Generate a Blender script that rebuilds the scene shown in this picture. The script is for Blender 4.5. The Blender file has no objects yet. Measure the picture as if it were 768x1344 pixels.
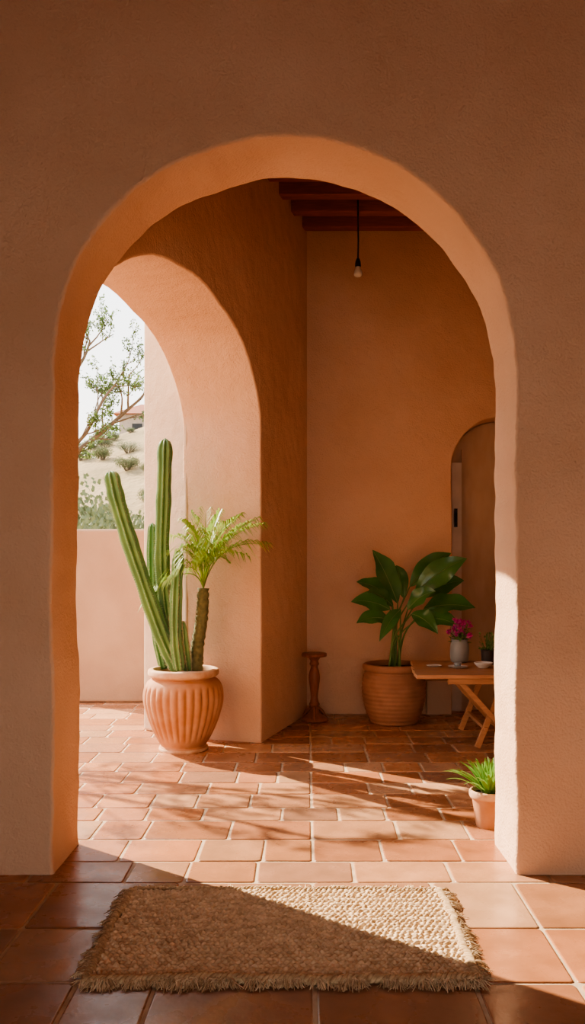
import bpy, math, random
import numpy as np
from mathutils import Vector, noise, Matrix
random.seed(7)
scene=bpy.context.scene
H=1.6;F=1100.0;VX=403.0;VY=740.0
def px(x,y,Y):
    return Vector(((x-VX)*Y/F, Y, H-(y-VY)*Y/F))

# ---------------------------------------------------------------- materials
def newmat(name):
    m=bpy.data.materials.new(name); m.use_nodes=True
    nt=m.node_tree; b=nt.nodes['Principled BSDF']
    return m,nt,b
def N(nt,t,**kw):
    n=nt.nodes.new(t)
    for k,v in kw.items(): setattr(n,k,v)
    return n
def rgba(c): return (c[0],c[1],c[2],1)
def mat(name,c1,c2=None,scale=5,rough=.8,spec=.3,bump=0,bscale=40,bdist=.005,detail=4,trans=0,coat=0,stretch=None,bump2=0,b2scale=6,attr=None,rvar=0):
    m,nt,b=newmat(name)
    tc=N(nt,'ShaderNodeTexCoord'); src=tc.outputs['Object']
    if stretch:
        mp=N(nt,'ShaderNodeMapping'); mp.inputs['Scale'].default_value=stretch
        nt.links.new(src,mp.inputs['Vector']); src=mp.outputs['Vector']
    b.inputs['Roughness'].default_value=rough
    b.inputs['Specular IOR Level'].default_value=spec
    if c2 is None: c2=tuple(x*.8 for x in c1)
    nz=N(nt,'ShaderNodeTexNoise'); nz.inputs['Scale'].default_value=scale; nz.inputs['Detail'].default_value=detail
    nt.links.new(src,nz.inputs['Vector'])
    rp=N(nt,'ShaderNodeValToRGB'); rp.color_ramp.elements[0].position=.3; rp.color_ramp.elements[1].position=.7
    rp.color_ramp.elements[0].color=rgba(c1); rp.color_ramp.elements[1].color=rgba(c2)
    nt.links.new(nz.outputs['Fac'],rp.inputs['Fac'])
    out=rp.outputs['Color']
    if attr:
        at=N(nt,'ShaderNodeAttribute'); at.attribute_name=attr
        mx=N(nt,'ShaderNodeMix',data_type='RGBA',blend_type='MULTIPLY'); mx.inputs[0].default_value=1
        nt.links.new(at.outputs['Color'],mx.inputs[6]); nt.links.new(out,mx.inputs[7]); out=mx.outputs[2]
    nt.links.new(out,b.inputs['Base Color'])
    if rvar:
        mr=N(nt,'ShaderNodeMapRange'); mr.inputs['To Min'].default_value=rough-rvar; mr.inputs['To Max'].default_value=rough+rvar
        mr.inputs['From Min'].default_value=.3; mr.inputs['From Max'].default_value=.7
        nt.links.new(nz.outputs['Fac'],mr.inputs['Value']); nt.links.new(mr.outputs['Result'],b.inputs['Roughness'])
    nrm=None
    for s,st,d in ((bscale,bump,bdist),(b2scale,bump2,bdist*5)):
        if st:
            n2=N(nt,'ShaderNodeTexNoise'); n2.inputs['Scale'].default_value=s; n2.inputs['Detail'].default_value=6
            nt.links.new(src,n2.inputs['Vector'])
            bp=N(nt,'ShaderNodeBump'); bp.inputs['Strength'].default_value=st; bp.inputs['Distance'].default_value=d
            nt.links.new(n2.outputs['Fac'],bp.inputs['Height'])
            if nrm: nt.links.new(nrm,bp.inputs['Normal'])
            nrm=bp.outputs['Normal']
    if nrm: nt.links.new(nrm,b.inputs['Normal'])
    if trans:
        tr=N(nt,'ShaderNodeBsdfTranslucent'); nt.links.new(out,tr.inputs['Color'])
        ms=N(nt,'ShaderNodeMixShader'); ms.inputs[0].default_value=trans
        nt.links.new(b.outputs[0],ms.inputs[1]); nt.links.new(tr.outputs[0],ms.inputs[2])
        nt.links.new(ms.outputs[0],nt.nodes['Material Output'].inputs['Surface'])
    return m

M_stucco=mat('stucco',(.715,.475,.325),(.64,.405,.265),scale=1.6,rough=.92,spec=.15,bump=.7,bscale=75,bdist=.009,detail=6,bump2=.5,b2scale=5)
M_pale=mat('stucco_pale',(.64,.475,.34),(.58,.41,.29),scale=2,rough=.92,spec=.15,bump=.4,bscale=60,bdist=.006,bump2=.3)
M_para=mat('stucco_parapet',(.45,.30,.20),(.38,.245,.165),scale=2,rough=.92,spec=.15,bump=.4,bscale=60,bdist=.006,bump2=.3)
M_grout=mat('grout',(.60,.45,.30),(.44,.32,.21),scale=14,rough=.9,bump=.4,bscale=120,bdist=.003)
M_tile=mat('terracotta_tile',(1,1,1),(.66,.63,.58),scale=5,rough=.29,spec=.5,bump=.2,bscale=45,bdist=.003,attr='Col',rvar=.12,bump2=.22,b2scale=6,detail=7)
M_wood=mat('beam_wood',(.40,.105,.045),(.26,.065,.03),scale=6,rough=.6,bump=.3,bscale=20,stretch=(1,12,12))
M_table=mat('table_wood',(.55,.30,.16),(.42,.21,.11),scale=5,rough=.45,bump=.15,bscale=20,stretch=(1,10,10))
M_dwood=mat('turned_wood',(.32,.12,.06),(.21,.075,.04),scale=8,rough=.4,bump=.1,stretch=(6,6,1))
M_terra=mat('terracotta',(.44,.19,.085),(.55,.30,.17),scale=7,rough=.8,bump=.3,bscale=60,bdist=.003,detail=6)
M_terra2=mat('aged_terracotta',(.44,.235,.15),(.33,.165,.10),scale=6,rough=.8,bump=.3,bscale=50,bdist=.003)
M_chalk=mat('chalky_clay',(.66,.46,.31),(.52,.28,.155),scale=12,rough=.9)
M_soil=mat('soil',(.10,.06,.04),(.05,.03,.02),scale=30,rough=1,bump=.8,bscale=60,bdist=.01)
M_cact=mat('cactus_skin',(.15,.28,.09),(.09,.20,.07),scale=5,rough=.5,spec=.4)
M_spine=mat('cactus_spine',(.75,.68,.45),rough=.7)
M_palm=mat('palm_leaf',(.38,.48,.11),(.21,.35,.07),scale=8,rough=.45,trans=.35)
M_trunk=mat('palm_trunk',(.22,.21,.10),(.12,.12,.06),scale=30,rough=.9,bump=.5,bscale=60)
M_leaf=mat('broad_leaf',(.05,.17,.05),(.11,.27,.075),scale=4,rough=.25,spec=.6,trans=.2)
M_stem=mat('leaf_stem',(.18,.30,.09),(.12,.21,.06),rough=.5)
M_aloe=mat('rosette_leaf',(.25,.42,.10),(.15,.32,.07),scale=9,rough=.4,trans=.25)
M_jute=mat('jute',(.84,.65,.43),(.50,.34,.20),scale=30,rough=.95,spec=.1,bump=.6,bscale=160,bdist=.003,detail=7)
M_bark=mat('bark',(.20,.15,.10),(.12,.09,.06),scale=12,rough=.95,bump=.5)
M_tleaf=mat('tree_leaf',(.17,.24,.07),(.09,.15,.05),scale=2,rough=.5,trans=.4)
M_shrub=mat('shrub_leaf',(.18,.20,.10),(.11,.13,.06),scale=1.5,rough=.8,trans=.2)
M_hill=mat('dry_grass',(.36,.25,.13),(.23,.165,.08),scale=.35,rough=1,bump=.6,bscale=3,bdist=.2,detail=8)
M_white=mat('white_plaster',(.42,.34,.27),rough=.8)
M_roof=mat('roof_tile',(.34,.12,.06),rough=.8)
M_metal=mat('black_metal',(.03,.03,.03),rough=.4)
M_vase=mat('grey_glaze',(.32,.34,.33),(.24,.26,.26),rough=.3)
M_dark=mat('dark_glaze',(.06,.05,.045),rough=.35)
M_cer=mat('white_ceramic',(.75,.73,.68),rough=.25)
M_pink=mat('magenta_petal',(.78,.16,.42),(.60,.08,.40),scale=30,rough=.6,trans=.3)
M_door=mat('painted_door',(.50,.37,.27),(.44,.31,.22),scale=3,rough=.7,stretch=(3,3,1),bump=.2)
M_dframe=mat('door_frame_paint',(.66,.58,.50),(.54,.46,.38),scale=5,rough=.6)
M_bulb=mat('frosted_bulb',(.9,.85,.72),rough=.3)

# ---------------------------------------------------------------- mesh builder
class MB:
    def __init__(s): s.v=[];s.f=[];s.m=[];s.s=[]
    def add(s,v,f,m=0,sm=True):
        o=len(s.v); s.v.extend([tuple(p) for p in v])
        for q in f: s.f.append([i+o for i in q]); s.m.append(m); s.s.append(sm)
    def obj(s,name,mats,parent=None,recalc=False):
        me=bpy.data.meshes.new(name); me.from_pydata(s.v,[],s.f)
        for k in mats: me.materials.append(k)
        me.polygons.foreach_set('material_index',s.m); me.polygons.foreach_set('use_smooth',s.s)
        me.update()
        if recalc:
            import bmesh
            bm=bmesh.new(); bm.from_mesh(me); bmesh.ops.recalc_face_normals(bm,faces=bm.faces); bm.to_mesh(me); bm.free()
        o=bpy.data.objects.new(name,me); scene.collection.objects.link(o)
        if parent: o.parent=parent
        return o
def empty(name,loc=(0,0,0)):
    e=bpy.data.objects.new(name,None); scene.collection.objects.link(e); e.location=loc; e.empty_display_size=.1
    return e
def parent_keep(o,e):
    o.parent=e; o.matrix_parent_inverse=Matrix.Translation(e.location).inverted()
def cr(pts,n):
    pts=[Vector(p) for p in pts]; q=[pts[0]*2-pts[1]]+pts+[pts[-1]*2-pts[-2]]; out=[]
    k=len(pts)-1
    for i in range(n+1):
        t=i/n*k; j=min(int(t),k-1); u=t-j
        a,b,c,d=q[j:j+4]
        out.append(.5*((2*b)+(c-a)*u+(2*a-5*b+4*c-d)*u*u+(3*b-a-3*c+d)*u**3))
    return out
def tube(mb,pts,rad,n=8,mat=0,ribs=0,depth=0,smooth=True,cap=True):
    pts=[Vector(p) for p in pts]; L=len(pts)
    t0=(pts[1]-pts[0]).normalized()
    ref=Vector((0,0,1)) if abs(t0.z)<.9 else Vector((1,0,0))
    u=t0.cross(ref).normalized(); vs=[]
    frames=[]
    for i,p in enumerate(pts):
        t=(pts[min(i+1,L-1)]-pts[max(i-1,0)]).normalized()
        u=(u-t*u.dot(t)).normalized(); w=t.cross(u); frames.append((u.copy(),w))
        r=rad(i/(L-1)) if callable(rad) else rad
        for k in range(n):
            a=2*math.pi*k/n
            rr=r*(1-depth*(.5-.5*math.cos(a*ribs))) if ribs else r
            vs.append(p+(u*math.cos(a)+w*math.sin(a))*rr)
    fs=[]
    for i in range(L-1):
        for k in range(n):
            fs.append((i*n+k,i*n+(k+1)%n,(i+1)*n+(k+1)%n,(i+1)*n+k))
    if cap: fs.append(tuple(range(n-1,-1,-1))); fs.append(tuple(range((L-1)*n,L*n)))
    mb.add(vs,fs,mat,smooth); return frames
def lathe(mb,c,prof,n=48,mat=0,mod=None,smooth=True,cap=True):
    vs=[];fs=[]
    for (r,z) in prof:
        for k in range(n):
            a=2*math.pi*k/n; rr=r*(mod(a,z) if mod else 1)
            vs.append((c[0]+rr*math.cos(a),c[1]+rr*math.sin(a),c[2]+z))
    for i in range(len(prof)-1):
        for k in range(n): fs.append((i*n+k,i*n+(k+1)%n,(i+1)*n+(k+1)%n,(i+1)*n+k))
    if cap: fs.append(tuple(range(n-1,-1,-1))); fs.append(tuple(range((len(prof)-1)*n,len(prof)*n)))
    mb.add(vs,fs,mat,smooth)
def smoothprof(pts,n):
    return [(max(.001,p.x),p.z) for p in cr([(a,0,b) for a,b in pts],n)]
def box(mb,x0,x1,y0,y1,z0,z1,mat=0):
    v=[(x,y,z) for x in (x0,x1) for y in (y0,y1) for z in (z0,z1)]
    mb.add(v,[(0,1,3,2),(4,6,7,5),(0,4,5,1),(2,3,7,6),(0,2,6,4),(1,5,7,3)],mat,False)
def prism(mb,poly,z0,z1,mat=0):
    n=len(poly); v=[(x,y,z0) for x,y in poly]+[(x,y,z1) for x,y in poly]
    f=[tuple(range(n-1,-1,-1)),tuple(range(n,2*n))]+[(i,(i+1)%n,n+(i+1)%n,n+i) for i in range(n)]
    mb.add(v,f,mat,False)
def bar(mb,a,b,w,h,mat=0):
    a=Vector(a);b=Vector(b);t=(b-a).normalized()
    up=Vector((0,1,0)) if abs(t.y)<.9 else Vector((0,0,1))
    u=t.cross(up).normalized(); v=u.cross(t)
    vs=[p+u*(w/2*i)+v*(h/2*j) for p in (a,b) for i,j in ((-1,-1),(1,-1),(1,1),(-1,1))]
    mb.add(vs,[(3,2,1,0),(4,5,6,7)]+[(i,(i+1)%4,4+(i+1)%4,4+i) for i in range(4)],mat,False)
def bevel(o,w=.006,seg=2):
    m=o.modifiers.new('bevel','BEVEL'); m.width=w; m.segments=seg; m.limit_method='ANGLE'
def leafblade(mb,base,ctrl,tip,w,nrm,mat=0,nl=10,fold=.25,wav=.06,shape=.9):
    base=Vector(base);tip=Vector(tip);ctrl=Vector(ctrl);nrm=Vector(nrm)
    vs=[];fs=[];ph=random.random()*6
    cols=[-1,-.5,0,.5,1]
    for i in range(nl+1):
        t=i/nl; p=base*(1-t)**2+ctrl*2*t*(1-t)+tip*t*t
        d=((ctrl-base)*(1-t)+(tip-ctrl)*t).normalized()
        s=d.cross(nrm).normalized(); nn=s.cross(d).normalized()
        ww=w*.5*max(.02,math.sin(math.pi*min(1,t**shape*.98+.015)))
        for c in cols:
            vs.append(p+s*(ww*c)+nn*(ww*fold*abs(c)+ww*wav*3*c*c*math.sin(t*14+ph+c)+(.0022 if (i%2 and c) else 0)))
    for i in range(nl):
        for j in range(4): a=i*5+j; fs.append((a,a+1,a+6,a+5))
    mb.add(vs,fs,mat,True)

# ---------------------------------------------------------------- arched walls
def arch_wall(name,origin,d,nb,th,outer,path,r,mats,wob=.01):
    d=Vector(d).normalized(); nb=Vector(nb).normalized(); O=Vector(origin)
    n=len(path); P=[Vector((a,b)) for a,b in path]
    P=[p+Vector((noise.noise(Vector((p.x*1.7,p.y*1.7,len(name)))),noise.noise(Vector((p.x*1.7,p.y*1.7,9+len(name)))) ))*wob*(1 if p.y>.01 else 0)+
         Vector((noise.noise(Vector((p.x*9,p.y*9,3.))),noise.noise(Vector((p.x*9,p.y*9,5.)))))*wob*.38*(1 if p.y>.01 else 0) for p in P]
    nm=[]
    for i in range(n):
        t=(P[min(i+1,n-1)]-P[max(i-1,0)]).normalized(); q=Vector((-t.y,t.x))
        nm.append(q)
    c=sum(P,Vector((0,0)))/n; c.y=min(c.y,1.5)
    if sum((P[i]-c).dot(nm[i]) for i in range(n))<0: nm=[-q for q in nm]
    def W(p,t): return O+d*p.x+nb*t+Vector((0,0,p.y))
    rings=[]
    K=5
    for k in range(K+1):
        a=math.pi/2*k/K; rings.append((r*(1-math.sin(a)),r*(1-math.cos(a))))
    inner=[(0,th*f) for f in (.25,.5,.75)]
    back=[(o,th-t) for o,t in reversed(rings)]
    allr=rings+inner+back
    vs=[];fs=[];mb=MB()
    for ro,(off,t) in enumerate(allr):
        for i in range(n):
            q=P[i]+nm[i]*off
            if i in(0,n-1) : q.y=P[i].y
            w=0
            if 0<t<th: w=noise.noise(Vector((P[i].x*2.3,P[i].y*2.3,t*3)))*.008
            q=q+nm[i]*w; vs.append(W(q,t))
    R=len(allr)
    for k in range(R-1):
        for i in range(n-1): fs.append((k*n+i,k*n+i+1,(k+1)*n+i+1,(k+1)*n+i))
    mb.add(vs,fs,0,True)
    o2=len(vs); m=len(outer)
    mb.add([W(Vector(p),0) for p in outer]+[W(Vector(p),th) for p in outer],[],0,False)
    mb.f.append(list(range(n))+[o2+i for i in range(m)]); mb.m.append(0); mb.s.append(False)
    mb.f.append([ (R-1)*n+i for i in range(n)]+[o2+m+i for i in range(m)]); mb.m.append(0); mb.s.append(False)
    for i in range(m-1):
        mb.f.append([o2+i,o2+i+1,o2+m+i+1,o2+m+i]); mb.m.append(0); mb.s.append(False)
    return mb.obj(name,mats,recalc=True)

YF=4.31; YB=4.80
xl,xr=-1.305,1.0775; cx=(xl+xr)/2; ra=(xr-xl)/2; zs=2.60; zc=3.805
path=[(xl,z) for z in np.linspace(0,zs,60)[:-1]]+[(cx-ra*math.cos(a),zs+(zc-zs)*math.sin(a)) for a in np.linspace(0,math.pi,110)]+[(xr,z) for z in np.linspace(zs,0,60)[1:]]
arch_wall('wall_front',(0,YF,0),(1,0,0),(0,1,0),YB-YF,[(4.2,0),(4.2,5.35),(-4.2,5.35),(-4.2,0)],path,.02,[M_stucco],wob=.022)

wd=Vector((.285,1,0)).normalized(); k=wd.y
def sY(Y): return (Y-4.45)/k
O=(-2.545+.285*4.45,4.45,0)
nb=Vector((-wd.y,wd.x,0))
cY,aY,zs2,zc2=6.08,1.41,2.80,3.69
path=[(sY(4.45),3.13),(sY(4.55),3.13),(sY(4.66),3.125)]
a0=math.acos(-(4.76-cY)/aY)
path+=[(sY(cY-aY*math.cos(a)),zs2+(zc2-zs2)*math.sin(a)) for a in np.linspace(a0,math.pi,60)]
path+=[(sY(7.49),z) for z in np.linspace(zs2,0,34)[1:]]
s1=sY(9.3)
arch_wall('wall_left',O,wd,nb,.758,[(s1,0),(s1,5.35),(0,5.35)],path,.018,[M_stucco],wob=.02)

nx0,nx1=1.543,2.60; nc=(nx0+nx1)/2; nr=(nx1-nx0)/2; nz=2.62
path=[(nx0,z) for z in np.linspace(0,nz,14)[:-1]]+[(nc-nr*math.cos(a),nz+nr*1.03*math.sin(a)) for a in np.linspace(0,math.pi,40)]+[(nx1,z) for z in np.linspace(nz,0,14)[1:]]
arch_wall('wall_back',(0,8.93,0),(1,0,0),(0,1,0),.28,[(3.3,0),(3.3,5.35),(-.35,5.35),(-.35,0)],path,.015,[M_stucco],wob=.01)
mb=MB(); box(mb,1.0,3.3,9.213,9.30,0,3.6); mb.obj('wall_niche',[M_stucco])
mb=MB()
dp=[(nx0+.02,0)]+[(nc-(nr-.02)*math.cos(a),nz+nr*math.sin(a)) for a in np.linspace(0,math.pi,30)]+[(nx1-.02,0)]
def slab(mb,pts,y0,y1,mat):
    n=len(pts); v=[(x,y0,z) for x,z in pts]+[(x,y1,z) for x,z in pts]
    mb.add(v,[tuple(range(n)),tuple(range(2*n-1,n-1,-1))]+[(i,n+i,n+(i+1)%n,(i+1)%n) for i in range(n)],mat,False)
slab(mb,dp,9.18,9.21,0)
box(mb,nx0+.03,nx0+.14,9.12,9.18,0,2.7,1); box(mb,nx0+.145,nx0+.165,9.15,9.18,0,2.85,0)
box(mb,1.60,1.635,9.10,9.121,2.0,2.2,2); tube(mb,[(1.617,9.11,2.03),(1.617,9.07,2.08),(1.617,9.07,2.14),(1.617,9.11,2.18)],.008,8,2)
mb.obj('door_1',[M_door,M_dframe,M_metal],recalc=True)
mb=MB(); box(mb,1.27,1.535,8.885,8.928,0,.36); o=mb.obj('trim_1',[M_pale]); bevel(o,.008)

mb=MB(); prism(mb,[(-1.10,7.672),(-1.577,8.07),(-1.25,8.62),(-.80,8.5)],0,5.35); o=mb.obj('pillar',[M_pale],recalc=True); bevel(o,.025,3)
mb=MB(); box(mb,-2.78,-.6,9.67,9.95,0,2.0); box(mb,-7.5,-2.78,9.70,9.92,0,.42); o=mb.obj('parapet_wall',[M_para]); bevel(o,.03,3)  # unseen left stretch is built low so sun reaches the floor
mb=MB(); box(mb,3.15,3.4,4.80,8.93,0,5.35); mb.obj('wall_right',[M_stucco])
mb=MB(); box(mb,-3.95,-3.7,-2.5,4.31,0,5.0); mb.obj('wall_near_left',[M_stucco])
mb=MB(); box(mb,3.7,3.95,-2.5,4.31,0,5.0); mb.obj('wall_near_right',[M_stucco])
mb=MB(); box(mb,-3.95,-2.1,-2.75,-2.5,0,5.0); box(mb,2.1,3.95,-2.75,-2.5,0,5.0); box(mb,-2.1,2.1,-2.75,-2.5,2.75,5.0); mb.obj('light_block_near_back',[M_stucco])  # unseen wall added to cut skylight from behind; gap sized for fill light
mb=MB(); prism(mb,[(-1.95,4.79),(-.75,9.3),(3.4,9.3),(3.4,4.79)],5.30,5.42); box(mb,-3.95,3.95,-2.75,4.3,4.95,5.07); mb.obj('ceiling',[M_wood],recalc=True)
for i in range(11):
    y=4.95+i*.38
    mb=MB(); x0=-2.545+.285*y-.1
    box(mb,x0,3.2,y,y+.12,5.12,5.298); o=mb.obj('ceiling_beam',[M_wood]); bevel(o,.008)

# ---------------------------------------------------------------- floor tiles
mb=MB(); cols=[]
pal=[(.53,.245,.12),(.49,.205,.095),(.56,.29,.155),(.46,.205,.105),(.58,.33,.19),(.41,.18,.09),(.50,.255,.14)]
def tile(x0,x1,y0,y1,c):
    g=.007; z=random.uniform(-.0015,.0012)
    j=lambda: random.uniform(-.003,.003)
    q=[(x0+g+j(),y0+g+j()),(x1-g+j(),y0+g+j()),(x1-g+j(),y1-g+j()),(x0+g+j(),y1-g+j())]
    mx=(x0+x1)/2;my=(y0+y1)/2
    pts=[]
    for i in range(4):
        p=Vector(q[i]); a=Vector(q[i-1]); b=Vector(q[(i+1)%4]); r=random.uniform(.008,.02)
        pts+= [p+(a-p).normalized()*r, p+((a-p).normalized()+(b-p).normalized())*r*.3, p+(b-p).normalized()*r]
    n=len(pts); vs=[]
    for ins,zz in ((0,-.012),(0.0005,-.0035),(.003,-.001),(.008,0)):
        for p in pts:
            dd=(Vector((mx,my))-p); dd=Vector((math.copysign(min(ins,abs(dd.x)),dd.x),math.copysign(min(ins,abs(dd.y)),dd.y)))
            vs.append((p.x+dd.x,p.y+dd.y,zz+z))
    fs=[]
    for k2 in range(3):
        for i in range(n): fs.append((k2*n+i,k2*n+(i+1)%n,(k2+1)*n+(i+1)%n,(k2+1)*n+i))
    fs.append(tuple(range(3*n,4*n)))
    mb.add(vs,fs,1,True); mb.s[-1]=False
    for f in fs: cols.extend([c]*len(f))
def tc(dark=1.0):
    c=random.choice(pal); v=random.uniform(.78,1.16)*dark
    if random.random()<.04: c=(.38,.20,.12)
    return (c[0]*v,c[1]*v,c[2]*v,1)
rows=[4.21,3.68,3.20,2.72,2.24,1.76,1.28,.8,.3,-.2,-.7,-1.2,-1.8,-2.5]
for i in range(len(rows)-1):
    y1,y0=rows[i],rows[i+1]
    inner=[[-.63,.03,.62],[-.86,-.30,.36],[-.88,-.58,.03,.64],[-.7,-.1,.5]][i%4]
    xs=[-3.7,-3.1,-2.5,-1.88,-1.25]+inner+[1.03,1.62,2.3,2.9,3.7]
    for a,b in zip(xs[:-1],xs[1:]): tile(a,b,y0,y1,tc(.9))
y=4.21
while y<9.68:
    h=random.choice([.27,.30,.33,.36]); y1=min(y+h,9.7)
    xs=[-7.5]
    while xs[-1]<3.1: xs.append(xs[-1]+random.choice([.30,.36,.42,.5]))
    xs=[(q if abs(q-.03)>.12 else .03) for q in xs]
    for a,b in zip(xs[:-1],xs[1:]):
        if b-a>.05: tile(a,min(b,3.3),y,y1,tc())
    y=y1
gv=[(-7.6,-2.5,-.0052),(3.9,-2.5,-.0052),(3.9,9.98,-.0052),(-7.6,9.98,-.0052)]
mb.add(gv+[(x,y,-.2) for x,y,_ in gv],[(0,1,2,3),(7,6,5,4),(0,4,5,1),(1,5,6,2),(2,6,7,3),(3,7,4,0)],0,False)
cols.extend([(1,1,1,1)]*24)
fl=mb.obj('floor',[M_grout,M_tile])
ca=fl.data.color_attributes.new('Col','FLOAT_COLOR','CORNER')
ca.data.foreach_set('color',np.array(cols,dtype=np.float32).ravel())

# ---------------------------------------------------------------- rug
mb=MB()
rx0,rx1,ry0,ry1=-.845,.645,3.21,4.08
NR=32;NS=56
nu,nv=NS*8,NR*7
vs=[]
for j in range(nv+1):
    v=j/nv; row=min(NR-1,int(v*NR-1e-6)); fv=v*NR-row
    for i in range(nu+1):
        u=i/nu
        wx=.014*noise.noise(Vector((v*5,0,u*2)))+.006*noise.noise(Vector((v*40,u*2,1)));wy=.018*noise.noise(Vector((u*5,v*2,4)))
        x=rx0+u*(rx1-rx0)+wx; yy=ry0+v*(ry1-ry0)+wy
        sgn=1 if row%2 else -1
        ph=u*NS+sgn*fv*.5+noise.noise(Vector((u*30,row*.7,2)))*.35
        prof=math.sin(math.pi*min(1,max(0,fv)))**.6
        z=.007+.015*prof*(.35+.65*abs(math.sin(math.pi*ph))**.8)*(1+.35*noise.noise(Vector((u*60,v*40,7))))+.004*noise.noise(Vector((x*70,yy*70,0)))
        if i in(0,nu) or j in(0,nv): z=.001
        vs.append((x,yy,z))
W_=nu+1
fs=[(j*W_+i,j*W_+i+1,(j+1)*W_+i+1,(j+1)*W_+i) for j in range(nv) for i in range(nu)]
mb.add(vs,fs,0,True)
def braid(a,b,r=.013):
    a=Vector(a);b=Vector(b);L=(b-a).length;t=(b-a)/L;sd=Vector((-t.y,t.x,0));n=int(L/.008)
    for s in range(3):
        pts=[]
        for i in range(n+1):
            q=i/n*L; w=2*math.pi*q/.06+s*2.1
            pts.append(a+t*q+sd*(math.sin(w)*r*.8+.026*noise.noise(Vector((q*5,a.x+a.y*3,0)))+.010*noise.noise(Vector((q*22,a.x,0))))+Vector((0,0,.013+math.cos(w)*r*.45)))
        tube(mb,pts,r*.55,6,1)
e=.008
braid((rx0-e,ry0-e,0),(rx1+e,ry0-e,0),.019);braid((rx0-e,ry0,0),(rx0-e,ry1,0),.017);braid((rx1+e,ry0,0),(rx1+e,ry1,0),.017);braid((rx0,ry1+e,0),(rx1,ry1+e,0),.013)
def tuft(p,dv,l):
    p=Vector(p);dv=Vector(dv).normalized(); a=random.gauss(0,.5)
    dv=Vector((dv.x*math.cos(a)-dv.y*math.sin(a),dv.x*math.sin(a)+dv.y*math.cos(a),0))
    z0=random.uniform(.006,.022)
    tube(mb,[p+Vector((0,0,z0)),p+dv*l*.5+Vector((0,0,z0*.9+random.uniform(0,.008))),p+dv*l+Vector((random.uniform(-.008,.008),random.uniform(-.006,.006),.004))],lambda t:.0034*(1-.5*t),4,random.choice((0,0,1)),cap=False)
def clump(f,n,l0,l1,k=5):
    for i in range(n):
        p,dv=f(); l=random.uniform(l0,l1)
        for q in range(k): tuft((p[0]+random.gauss(0,.005),p[1]+random.gauss(0,.004),0),dv,l*random.uniform(.7,1.1))
clump(lambda:((random.uniform(rx0-.01,rx1+.01),ry0-.014),(0,-1,0)),170,.025,.075,7)
clump(lambda:((rx0-.014,random.uniform(ry0,ry1)),(-1,0,0)),75,.02,.065,7)
clump(lambda:((rx1+.014,random.uniform(ry0,ry1)),(1,0,0)),75,.02,.065,7)
clump(lambda:((random.uniform(rx0,rx1),ry1+.008),(0,1,0)),120,.01,.05)
M_jute2=mat('jute_edge',(.66,.48,.29),(.36,.23,.12),scale=40,rough=.95,spec=.1)
mb.obj('jute_rug',[M_jute,M_jute2])

# ---------------------------------------------------------------- potted cactus + palm
Yc=7.25; pc=Vector(((241-VX)*Yc/F,Yc,0))
E=empty('potted_cactus',(pc.x,pc.y,0))
def rel(o,E): parent_keep(o,E)
mb=MB()
pr=smoothprof([(.20,0),(.205,.012),(.205,.03),(.197,.045),(.225,.09),(.275,.19),(.322,.32),(.345,.43),(.340,.52),(.310,.585),(.272,.615),(.262,.63)],60)
def gad(a,z):
    w=max(0,min(1,(z-.08)/.08))*max(0,min(1,(.575-z)/.06)); w=w*w*(3-2*w)
    return 1-.055*w*(1-abs(math.cos(a*15))**.7)
lathe(mb,pc,pr,n=240,mod=gad)
rim=smoothprof([(.255,.622),(.285,.632),(.303,.648),(.305,.672),(.298,.692),(.272,.698),(.255,.69),(.25,.64),(.25,.60)],30)
lathe(mb,pc,rim,n=96,mat=1,cap=False)
lathe(mb,pc,[(.001,.645),(.12,.65),(.253,.64)],n=48,mat=2,cap=False)
lathe(mb,pc,[(.209,.0),(.212,.012),(.209,.026),(.20,.028)],n=64,mat=1,cap=False)
rel(mb.obj('pot',[M_terra,M_chalk,M_soil]),E)
mb=MB()
def cactus(pts,r,ribs=7,tipf=.12):
    P=cr(pts,70); L=sum((P[i+1]-P[i]).length for i in range(70))
    tl=tipf/L*1.0
    def rad(t):
        q=r*(.82+.18*min(1,t*6))*(1+.05*math.sin(t*L*14)+.03*math.sin(t*L*31))
        if t>1-tl: u=(t-1+tl)/tl; q*=math.sqrt(max(0.002,1-u**2.2))
        return q
    fr=tube(mb,P,rad,ribs*8,0,ribs,.34)
    for i in range(1,len(P)-1):
        t=i/(len(P)-1); u,w=fr[i]; R=rad(t)
        for sub in (0,.5):
            pp=P[i]*(1-sub)+P[i+1]*sub
            for kk in range(ribs):
                a=2*math.pi*kk/ribs; dr=u*math.cos(a)+w*math.sin(a); c=pp+dr*R*.99
                for s in range(3):
                    q=Vector((random.gauss(0,1),random.gauss(0,1),random.gauss(0,1)))*.006+dr*.011
                    ax=dr.cross(q).normalized()*.0009
                    mb.add([c-ax,c+ax,c+q],[(0,1,2)],1,False)
def cp(x,y,dy=0): return px(x,y,Yc+dy)
cactus([cp(234,880,-.05),cp(212,832,-.08),cp(178,735,-.10),cp(155,662,-.08),cp(145,618,-.06)],.072,8)
cactus([cp(232,880,.03),cp(221,820,.02),cp(213,740,0),cp(215,650,0),cp(217,575,0)],.064,8)
cactus([cp(215,878,.16),cp(204,820,.16),cp(200,750,.17),cp(200,686,.17)],.047,7)
cactus([cp(236,880,-.14),cp(231,835,-.15),cp(232,775,-.15),cp(235,722,-.14)],.052,7)
cactus([cp(247,880,-.06),cp(243,850,-.1),cp(240,815,-.12)],.04,6)
rel(mb.obj('cactus_columns',[M_cact,M_spine]),E)
mb=MB()
T=cr([cp(257,880,.0),cp(259,850,0),cp(265,810,0),cp(267,772,0)],26)
tube(mb,T,lambda t:.060-.012*t+.006*math.sin(t*70),14,0)
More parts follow.
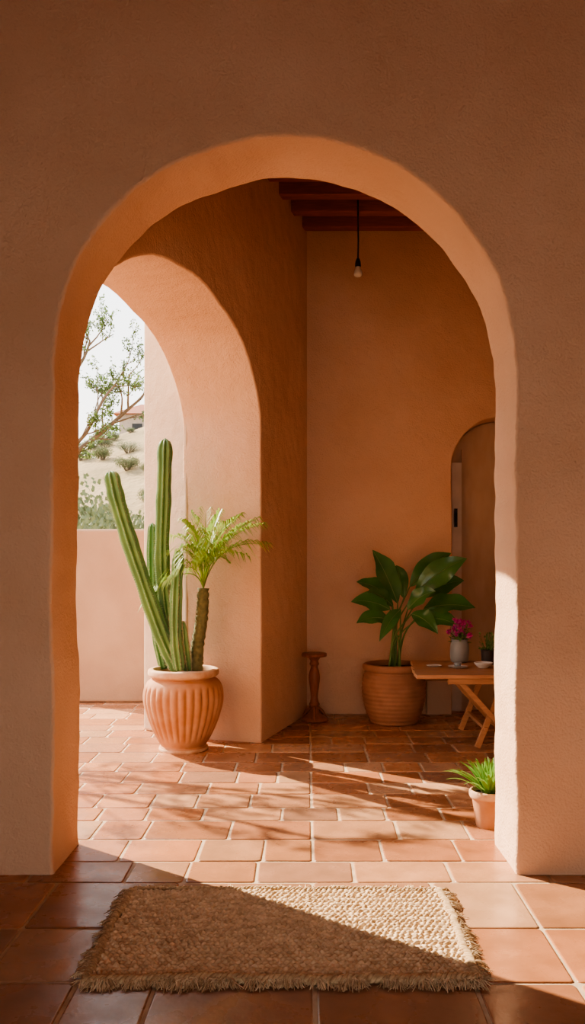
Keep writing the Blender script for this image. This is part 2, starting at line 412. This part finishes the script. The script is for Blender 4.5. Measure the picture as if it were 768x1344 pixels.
for i in range(2,25):
    for kk in range(6):
        a=kk*math.pi/3+i*.52; c=T[i]; dr=Vector((math.cos(a),math.sin(a),0)); R=.060-.012*i/26
        q=c+dr*R*.93; s=Vector((-dr.y,dr.x,0))*.018
        mb.add([q-s,q+s,q+dr*.012+Vector((0,0,.03))],[(0,1,2)],0,False)
crown=T[-1]
def frond(tip,lift,ll=.25,n=26):
    tip=Vector(tip); m=(crown+tip)/2+Vector((0,0,lift)); m.x=crown.x*.6+m.x*.4; B=[]
    for i in range(n+1):
        t=i/n; B.append(crown*(1-t)**2+m*2*t*(1-t)+tip*t*t)
    tube(mb,B,lambda t:.0055*(1-.8*t)+.0008,5,1,cap=False)
    for i in range(6,n+1):
        t=i/n; d=(B[min(i+1,n)]-B[i-1]).normalized()
        s=d.cross(Vector((0,0,1)))
        if s.length<.15: s=Vector((1,0,0))
        s.normalize()
        L=ll*(.35+.65*math.sin(math.pi*min(1,(t*.8+.12))))*random.uniform(.8,1.15)
        for sg in (-1,1):
            dd=(s*sg*.7+d*.9+Vector((0,0,random.uniform(-.1,.25)))).normalized()
            tp=B[i]+dd*L+Vector((0,0,-.5*L*random.uniform(.5,1.2)))
            c=B[i]+dd*L*.55+Vector((0,0,.01))
            w=.0075; up=dd.cross(Vector((0,0,1)));up=up.normalized()*w if up.length>.01 else Vector((w,0,0))
            mb.add([B[i],c-up,c+up,tp],[(0,1,3,2)],1,False)
for (x,y,dy,l) in [(286,678,-.05,.10),(314,678,.1,.15),(340,690,-.1,.20),(346,714,.12,.24),(244,688,.05,.16),(234,722,-.22,.22),(250,678,.2,.1),(306,686,-.28,.2),(270,674,.22,.05),
                   (322,728,-.25,.26),(220,760,-.2,.28),(300,736,.25,.25),(196,785,.1,.34),(256,700,-.3,.15),(332,684,.0,.15),(228,704,.2,.2),(282,716,-.34,.25),(250,735,-.32,.25)]:
    frond(cp(x,y,dy),l)
rel(mb.obj('palm',[M_trunk,M_palm]),E)

# ---------------------------------------------------------------- broad leaf plant
Yp=8.48; pp=Vector(((517-VX)*Yp/F,Yp,0)); E=empty('potted_broadleaf_plant',pp)
mb=MB()
prof=[(.225,0),(.24,.02),(.285,.12),(.315,.25),(.322,.36),(.31,.46),(.29,.52)]
P2=smoothprof(prof,70)
lathe(mb,pp,P2,n=72,mod=lambda a,z:1+.012*math.sin(z*2*math.pi/.042))
lathe(mb,pp,smoothprof([(.285,.515),(.305,.53),(.315,.55),(.31,.585),(.285,.595),(.265,.585),(.26,.53)],24),n=72,mat=0,cap=False)
lathe(mb,pp,[(.001,.55),(.27,.545)],n=40,mat=1,cap=False)
rel(mb.obj('pot',[M_terra2,M_soil]),E)
mb=MB()
L=[((522,792),(489,722),30,-.10),((512,800),(461,790),24,-.15),((514,786),(468,764),24,.05),((545,778),(613,733),30,-.05),((556,800),(624,798),32,-.15),
   ((538,770),(592,726),26,.10),((540,806),(575,832),22,-.22),((512,814),(468,818),22,-.2),((550,785),(609,762),28,.08),((526,800),(498,842),16,-.25),((535,800),(572,776),22,-.2),((548,812),(604,822),24,-.2),((530,785),(520,742),20,.15),((516,796),(482,778),22,-.28)]
for (b,t,w,dy) in L:
    B=px(b[0],b[1],Yp+dy*.6); Tt=px(t[0],t[1],Yp+dy*1.3)
    root=pp+Vector((random.uniform(-.07,.07),random.uniform(-.06,.06),.54))
    mid=(root+B)/2+Vector(((root.x-B.x)*.25,0,.05))
    tube(mb,cr([root,mid,B],10),lambda q:.011-.005*q,7,1,cap=False)
    ctrl=(B+Tt)/2+Vector((0,0,.08))
    leafblade(mb,B,ctrl,Tt,w/130*1.1,(random.uniform(-.45,.45),-.75,random.uniform(.3,.9)),0,22,.28,.05)
    q=[B*(1-s)**2+ctrl*2*s*(1-s)+Tt*s*s+Vector((0,-.002,.0)) for s in [i/8 for i in range(9)]]
    tube(mb,q,lambda s:.005*(1-.8*s),5,1,cap=False)
rel(mb.obj('foliage',[M_leaf,M_stem]),E)

# ---------------------------------------------------------------- pedestal stand
sp=Vector((.075,8.55,0)); mb=MB()
lathe(mb,sp,smoothprof([(.10,.0),(.135,.0),(.14,.02),(.12,.04),(.075,.07),(.05,.10),(.042,.14),(.055,.17),(.042,.20),(.036,.26),(.05,.36),(.058,.44),(.05,.50),(.036,.55),(.05,.58),(.04,.61),(.06,.64),(.07,.655)],90),n=40)
lathe(mb,sp,[(.12,.655),(.128,.66),(.13,.675),(.125,.69),(.11,.692),(.001,.692)],n=48)
for i in range(3):
    a=i*2.094+.5; d=Vector((math.cos(a),math.sin(a),0))
    tube(mb,cr([sp+d*.04+Vector((0,0,.13)),sp+d*.09+Vector((0,0,.09)),sp+d*.125+Vector((0,0,.03)),sp+d*.145+Vector((0,0,.012))],10),lambda t:.02-.007*t,10)
mb.obj('pedestal_stand',[M_dwood])

# ---------------------------------------------------------------- table
E=empty('folding_table',(1.8,7.6,0)); TZ=.66
mb=MB(); n=5; y0=7.08; w=(8.14-7.08)/n
for i in range(n): box(mb,.925+.02*i+random.uniform(-.006,.006),2.8,y0+i*w+.002,y0+(i+1)*w-.002,TZ-.035,TZ)
o=mb.obj('table_top',[M_table]); bevel(o,.006); rel(o,E)
mb=MB()
for yy in (7.20,7.98):
    bar(mb,(1.28,yy,TZ-.035),(1.84,yy,0.015),.045,.03); bar(mb,(1.72,yy+.035,TZ-.035),(1.47,yy+.035,.015),.05,.03)
    bar(mb,(2.62,yy,TZ-.035),(2.1,yy,.015),.045,.03); bar(mb,(2.2,yy+.035,TZ-.035),(2.5,yy+.035,.015),.05,.03)
for x,z in ((1.60,.30),(1.35,.56),(1.54,.18),(2.35,.30),(2.55,.56)): bar(mb,(x,7.19,z),(x,8.02,z),.03,.03)
box(mb,1.2,2.7,7.12,7.16,TZ-.085,TZ-.036);box(mb,1.2,2.7,8.04,8.08,TZ-.085,TZ-.036)
o=mb.obj('table_legs',[M_table],recalc=True); bevel(o,.004); rel(o,E)
vp=Vector((1.46,8.02,TZ)); E=empty('flower_vase',vp); mb=MB()
lathe(mb,vp,smoothprof([(.07,0),(.085,.02),(.09,.10),(.085,.17),(.075,.20),(.08,.215),(.07,.215),(.065,.16)],30),n=40,cap=False)
lathe(mb,vp,[(.001,.003),(.07,.003)],n=30,cap=False)
rel(mb.obj('vase',[M_vase]),E); mb=MB()
for i in range(30):
    a=random.random()*6.28; r=random.uniform(.02,.13); tp=vp+Vector((r*math.cos(a),r*math.sin(a)*.8,random.uniform(.28,.43)-r*.4))
    tube(mb,cr([vp+Vector((0,0,.1)),vp+Vector((r*.3*math.cos(a),r*.3*math.sin(a),.22)),tp],6),.002,4,1,cap=False)
    for q in range(16):
        d=Vector((random.gauss(0,1),random.gauss(0,1),random.gauss(0,1))).normalized(); s=d.orthogonal().normalized()*.010
        c=tp+d*.014; mb.add([tp,c+s,tp+d*.032,c-s],[(0,1,2,3)],0,False)
    for q in range(3):
        b=vp+(tp-vp)*random.uniform(.6,.85); d=Vector((random.gauss(0,1),random.gauss(0,1),random.gauss(0,.6))).normalized()
        leafblade(mb,b,b+d*.025+Vector((0,0,.01)),b+d*.05,.018,(0,-.3,1),1,4)
rel(mb.obj('flowers',[M_pink,M_stem]),E)
vp=Vector((1.70,7.86,TZ)); E=empty('potted_herb',vp); mb=MB()
lathe(mb,vp,smoothprof([(.05,0),(.06,.01),(.068,.12),(.072,.135),(.065,.135),(.06,.10)],20),n=32,cap=False); lathe(mb,vp,[(.001,.11),(.063,.11)],n=24,mat=1,cap=False)
rel(mb.obj('cup',[M_dark,M_soil]),E); mb=MB()
for i in range(90):
    a=random.random()*6.28;r=random.uniform(.01,.08); z=random.uniform(.13,.28); b=vp+Vector((r*.3*math.cos(a),r*.3*math.sin(a),.11)); t=vp+Vector((r*math.cos(a),r*math.sin(a),z))
    tube(mb,[b,(b+t)/2,t],.0015,3,0,cap=False); d=(t-b).normalized(); leafblade(mb,t,t+d*.015,t+d*.03+Vector((0,0,-.005)),.02,(random.gauss(0,1),-.5,.8),0,4)
rel(mb.obj('herb',[M_stem]),E)
def bowl(name,c,r,h):
    mb=MB(); lathe(mb,c,smoothprof([(.001,.004),(r*.45,.004),(r*.5,0.002),(r*.55,.006),(r*.85,h*.6),(r,h),(r*.96,h),(r*.8,h*.6),(r*.4,.012),(.001,.011)],30),n=40,cap=False); return mb.obj(name,[M_cer])
bowl('ceramic_bowl',Vector((1.59,7.56,TZ)),.085,.05)
bowl('saucer',Vector((1.36,7.56,TZ)),.09,.018); bowl('saucer',Vector((1.16,7.66,TZ)),.07,.014)
mb=MB(); c=Vector((1.36,7.56,TZ+.017)); lathe(mb,c,[(.02,0),(.03,.004),(.036,.035),(.033,.035),(.026,.008),(.001,.008)],n=28,cap=False); mb.obj('tea_cup',[M_vase])

# ---------------------------------------------------------------- small potted plant by the jamb
sp=Vector((1.11,5.12,0)); E=empty('potted_succulent',sp); mb=MB()
lathe(mb,sp,smoothprof([(.072,0),(.076,.01),(.098,.15),(.102,.175)],20),n=48); lathe(mb,sp,smoothprof([(.10,.172),(.114,.178),(.118,.20),(.114,.218),(.10,.218),(.096,.18)],16),n=48,mat=1,cap=False); lathe(mb,sp,[(.001,.195),(.1,.195)],n=30,mat=2,cap=False)
rel(mb.obj('pot',[M_terra,M_chalk,M_soil]),E); mb=MB()
for i in range(66):
    a=i*2.4; f=i/66; l=.20+.12*f; el=math.radians(84-54*f+random.uniform(-8,8)); d=Vector((math.cos(a)*math.cos(el),math.sin(a)*math.cos(el),math.sin(el)))
    b=sp+Vector((math.cos(a)*.02,math.sin(a)*.02,.19)); t=b+d*l+Vector((0,0,-.06*f)); c=b+d*l*.55+Vector((0,0,.045))
    leafblade(mb,b,c,t,.028,Vector((-d.x*.6,-d.y*.6,1)),0,8,.35,.02,.6)
rel(mb.obj('rosette',[M_aloe]),E)

# ---------------------------------------------------------------- pendant lamp
lp=px(470,340,8.3); mb=MB()
tube(mb,[(lp.x,lp.y,5.299),(lp.x,lp.y,5.0),(lp.x+.003,lp.y,4.8),(lp.x,lp.y,4.62)],.008,8,0)
lathe(mb,Vector((lp.x,lp.y,5.26)),[(.04,.038),(.04,.015),(.01,0)],n=24,mat=0)
lathe(mb,Vector((lp.x,lp.y,4.54)),[(.026,0),(.03,.01),(.026,.05),(.018,.075),(.008,.09)],n=24,mat=0)
lathe(mb,Vector((lp.x,lp.y,4.44)),smoothprof([(.004,0),(.032,.008),(.042,.03),(.036,.06),(.026,.085),(.022,.104)],20),n=28,mat=1)
mb.obj('pendant_lamp',[M_metal,M_bulb])

# ---------------------------------------------------------------- exterior
mb=MB()
def hill(x,y):
    t=max(0,min(1,(y-16)/46)); t=t*t*(3-2*t)
    a=max(1,min(15,9.0+.36*(x+17)))
    if y>62: a-= (y-62)*.1
    return -.22+a*t+.5*t*noise.noise(Vector((x*.12,y*.12,0)))+.12*t*noise.noise(Vector((x*.8,y*.8,2)))
gx=np.linspace(-60,25,110);gy=np.linspace(-6,95,130)
vs=[(x,y,hill(x,y)) for y in gy for x in gx]
fs=[(j*110+i,j*110+i+1,(j+1)*110+i+1,(j+1)*110+i) for j in range(129) for i in range(109)]
mb.add(vs,fs); mb.obj('hillside',[M_hill])
def shrubmesh(n=1600,seed=1):
    random.seed(seed); mb=MB()
    for b in range(9):
        c=Vector((random.uniform(-.6,.6),random.uniform(-.5,.5),random.uniform(.3,.75))); R=random.uniform(.3,.5)
        tube(mb,[(c.x*.2,c.y*.2,0),(c.x*.6,c.y*.6,c.z*.6),tuple(c)],.025,5,1,cap=False)
        for i in range(n//9):
            d=Vector((random.gauss(0,1),random.gauss(0,1),random.gauss(0,1))).normalized(); p=c+d*R*random.uniform(.5,1.08)
            if p.z<.02: continue
            q=Vector((random.gauss(0,1),random.gauss(0,1),random.gauss(0,1))).normalized(); s=q.orthogonal().normalized()*.022; q=q*.055
            mb.add([p,p+q*.5+s,p+q,p+q*.5-s],[(0,1,2,3)],0,False)
    return mb
s0=shrubmesh(3600).obj('shrub',[M_shrub,M_bark]); random.seed(11)
s0.location=(-3.9,15.0,-.2); s0.scale=(1.7,1.5,2.6)
def shrub(x,y,s,sz):
    o=bpy.data.objects.new('shrub',s0.data); scene.collection.objects.link(o); o.location=(x,y,hill(x,y)-.02); o.scale=(s,s,sz); o.rotation_euler=(0,0,random.random()*6)
for x,y,s,sz in [(-2.6,15.5,1.6,2.4),(-5.6,15.6,1.8,2.6),(-3.3,18,1.8,2.9),(-5.2,20,2,3.1),(-1.2,16,1.6,2.8),(-4.3,17,1.6,2.6),(-7.5,16,2,3),(-.2,17,1.8,3)]: shrub(x,y,s,sz)
for i in range(80):
    y=random.uniform(26,62); x=random.uniform(-.34,-.12)*y; s=random.uniform(.3,.8)
    if y>52 and x>-14.5: continue
    shrub(x,y,s,s*.9)
mb=MB(); hx0,hx1,hy=-13.0,-6.5,58; hz=8.8
box(mb,hx0,hx1,hy,hy+5,hz,12.0,0); 
mb.add([(hx0-.4,hy-.4,11.95),(hx1+.4,hy-.4,11.95),(hx1+.4,hy+5.4,11.95),(hx0-.4,hy+5.4,11.95),(hx0+1,hy+2.5,13.1),(hx1-1,hy+2.5,13.1)],[(3,2,1,0),(0,1,5,4),(1,2,5),(2,3,4,5),(3,0,4)],1,False)
for i in range(3): box(mb,hx0+.9+i*1.8,hx0+1.6+i*1.8,hy-.03,hy+.05,10.2,11.3,2)
mb.obj('hilltop_house',[M_white,M_roof,M_metal])
def growtree(seed,limbs,leafn=5):
    random.seed(seed); mb=MB()
    def branch(p,d,l,r,lev):
        pts=[p]; q=p.copy(); dd=d.normalized(); n=5
        for i in range(n):
            dd=(dd+Vector((random.gauss(0,.14),random.gauss(0,.14),random.gauss(.04,.12)))).normalized(); q=q+dd*l/n; pts.append(q.copy())
        tube(mb,pts,lambda t:r*(1-.6*t),6 if lev<2 else 4,0,cap=False)
        if lev<3:
            for i in range(2+ (lev<2)+0):
                k=random.randint(2,n); ax=Vector((random.gauss(0,1),random.gauss(0,1),random.gauss(0,.7)))
                branch(pts[k],(dd+ax*.55).normalized(),l*random.uniform(.45,.7),r*.5,lev+1)
        if lev>=2:
            for k in range(1,n+1):
                for i in range(leafn):
                    c=pts[k]+Vector((random.gauss(0,.02),random.gauss(0,.02),random.gauss(0,.02))); v=Vector((random.gauss(0,1),random.gauss(0,1),random.gauss(0,1))).normalized(); s=v.orthogonal().normalized()*.012; v=v*random.uniform(.035,.06)
                    mb.add([c,c+v*.5+s,c+v,c+v*.5-s],[(0,1,2,3)],1,False)
    for pts,r in limbs:
        C=cr(pts,12); tube(mb,C,lambda t:r*(1-.75*t)+.004,9,0,cap=False)
        if r<.06:
            for i in range(3,13):
                d=(C[min(i+1,12)]-C[i-1]).normalized(); ax=Vector((random.gauss(0,1),random.gauss(0,.6),random.gauss(.3,.8)))
                branch(C[i],(d*.7+ax*.6),random.uniform(.3,.55),r*.35,1)
    return mb
def tp(x,y,dy=0): return px(x,y,12.3+dy)
trunk=[(-4.6,12.3,-.2),(-4.5,12.3,1.0),(-4.25,12.3,2.0),(-4.0,12.3,2.7)]
limbs=[(trunk,.11),([(-4.0,12.3,2.7),tp(70,615),tp(104,590),tp(140,562),tp(165,540),tp(184,524)],.05),
 ([(-4.0,12.3,2.7),tp(60,560),tp(85,510,.1),tp(110,470,.2),tp(118,448,.2)],.04),
 ([(-4.0,12.3,2.7),tp(80,600,-.3),tp(112,570,-.4),tp(135,525,-.4),tp(155,500,-.3)],.034)]
t=growtree(5,limbs,4).obj('tree',[M_bark,M_tleaf])
limbs2=[([(-6.3,9.0,-.2),(-6.2,9.0,1.2),(-6.0,9.0,2.4)],.10),([(-6.0,9.0,2.4),(-5.6,8.8,3.1),(-5.0,8.6,3.6),(-4.5,8.3,3.9)],.045),([(-6.0,9.0,2.4),(-6.0,9.3,3.2),(-5.7,9.5,4.0)],.035),([(-6.0,9.0,2.4),(-5.5,9.2,3.2),(-4.9,9.3,3.9),(-4.4,9.2,4.3)],.04)]
t=growtree(9,limbs2,2).obj('tree',[M_bark,M_tleaf])

# ---------------------------------------------------------------- light, world, camera
el=math.radians(34); d=Vector((.8*math.cos(el),-.6*math.cos(el),-math.sin(el)))
s=bpy.data.lights.new('sun','SUN'); s.energy=18; s.angle=math.radians(.5); s.color=(1,.85,.66)
so=bpy.data.objects.new('sun',s); scene.collection.objects.link(so); so.rotation_euler=d.to_track_quat('-Z','Y').to_euler(); so.location=(-8,12,9)
w=bpy.data.worlds.new('World'); scene.world=w; w.use_nodes=True; nt=w.node_tree; bg=nt.nodes['Background']
tcn=N(nt,'ShaderNodeTexCoord'); sx=N(nt,'ShaderNodeSeparateXYZ'); nt.links.new(tcn.outputs['Generated'],sx.inputs[0])
rp=N(nt,'ShaderNodeValToRGB'); rp.color_ramp.elements[0].position=0; rp.color_ramp.elements[0].color=(1,.93,.84,1); rp.color_ramp.elements[1].position=.8; rp.color_ramp.elements[1].color=(.60,.70,.85,1)
nt.links.new(sx.outputs['Z'],rp.inputs['Fac']); nt.links.new(rp.outputs['Color'],bg.inputs['Color']); bg.inputs['Strength'].default_value=3.6
scene.view_settings.view_transform='AgX'
try: scene.view_settings.look='AgX - Medium High Contrast'
except Exception as ex: print(ex)
cam=bpy.data.cameras.new('camera'); co=bpy.data.objects.new('camera',cam); scene.collection.objects.link(co); scene.camera=co
co.location=(0,0,H); co.rotation_euler=(math.pi/2,0,0)
cam.sensor_fit='VERTICAL'; cam.sensor_height=24; cam.sensor_width=24*768/1344; cam.lens=24*F/1344
cam.shift_y=(VY-672)/1344; cam.shift_x=-(VX-384)/1344; cam.clip_end=500
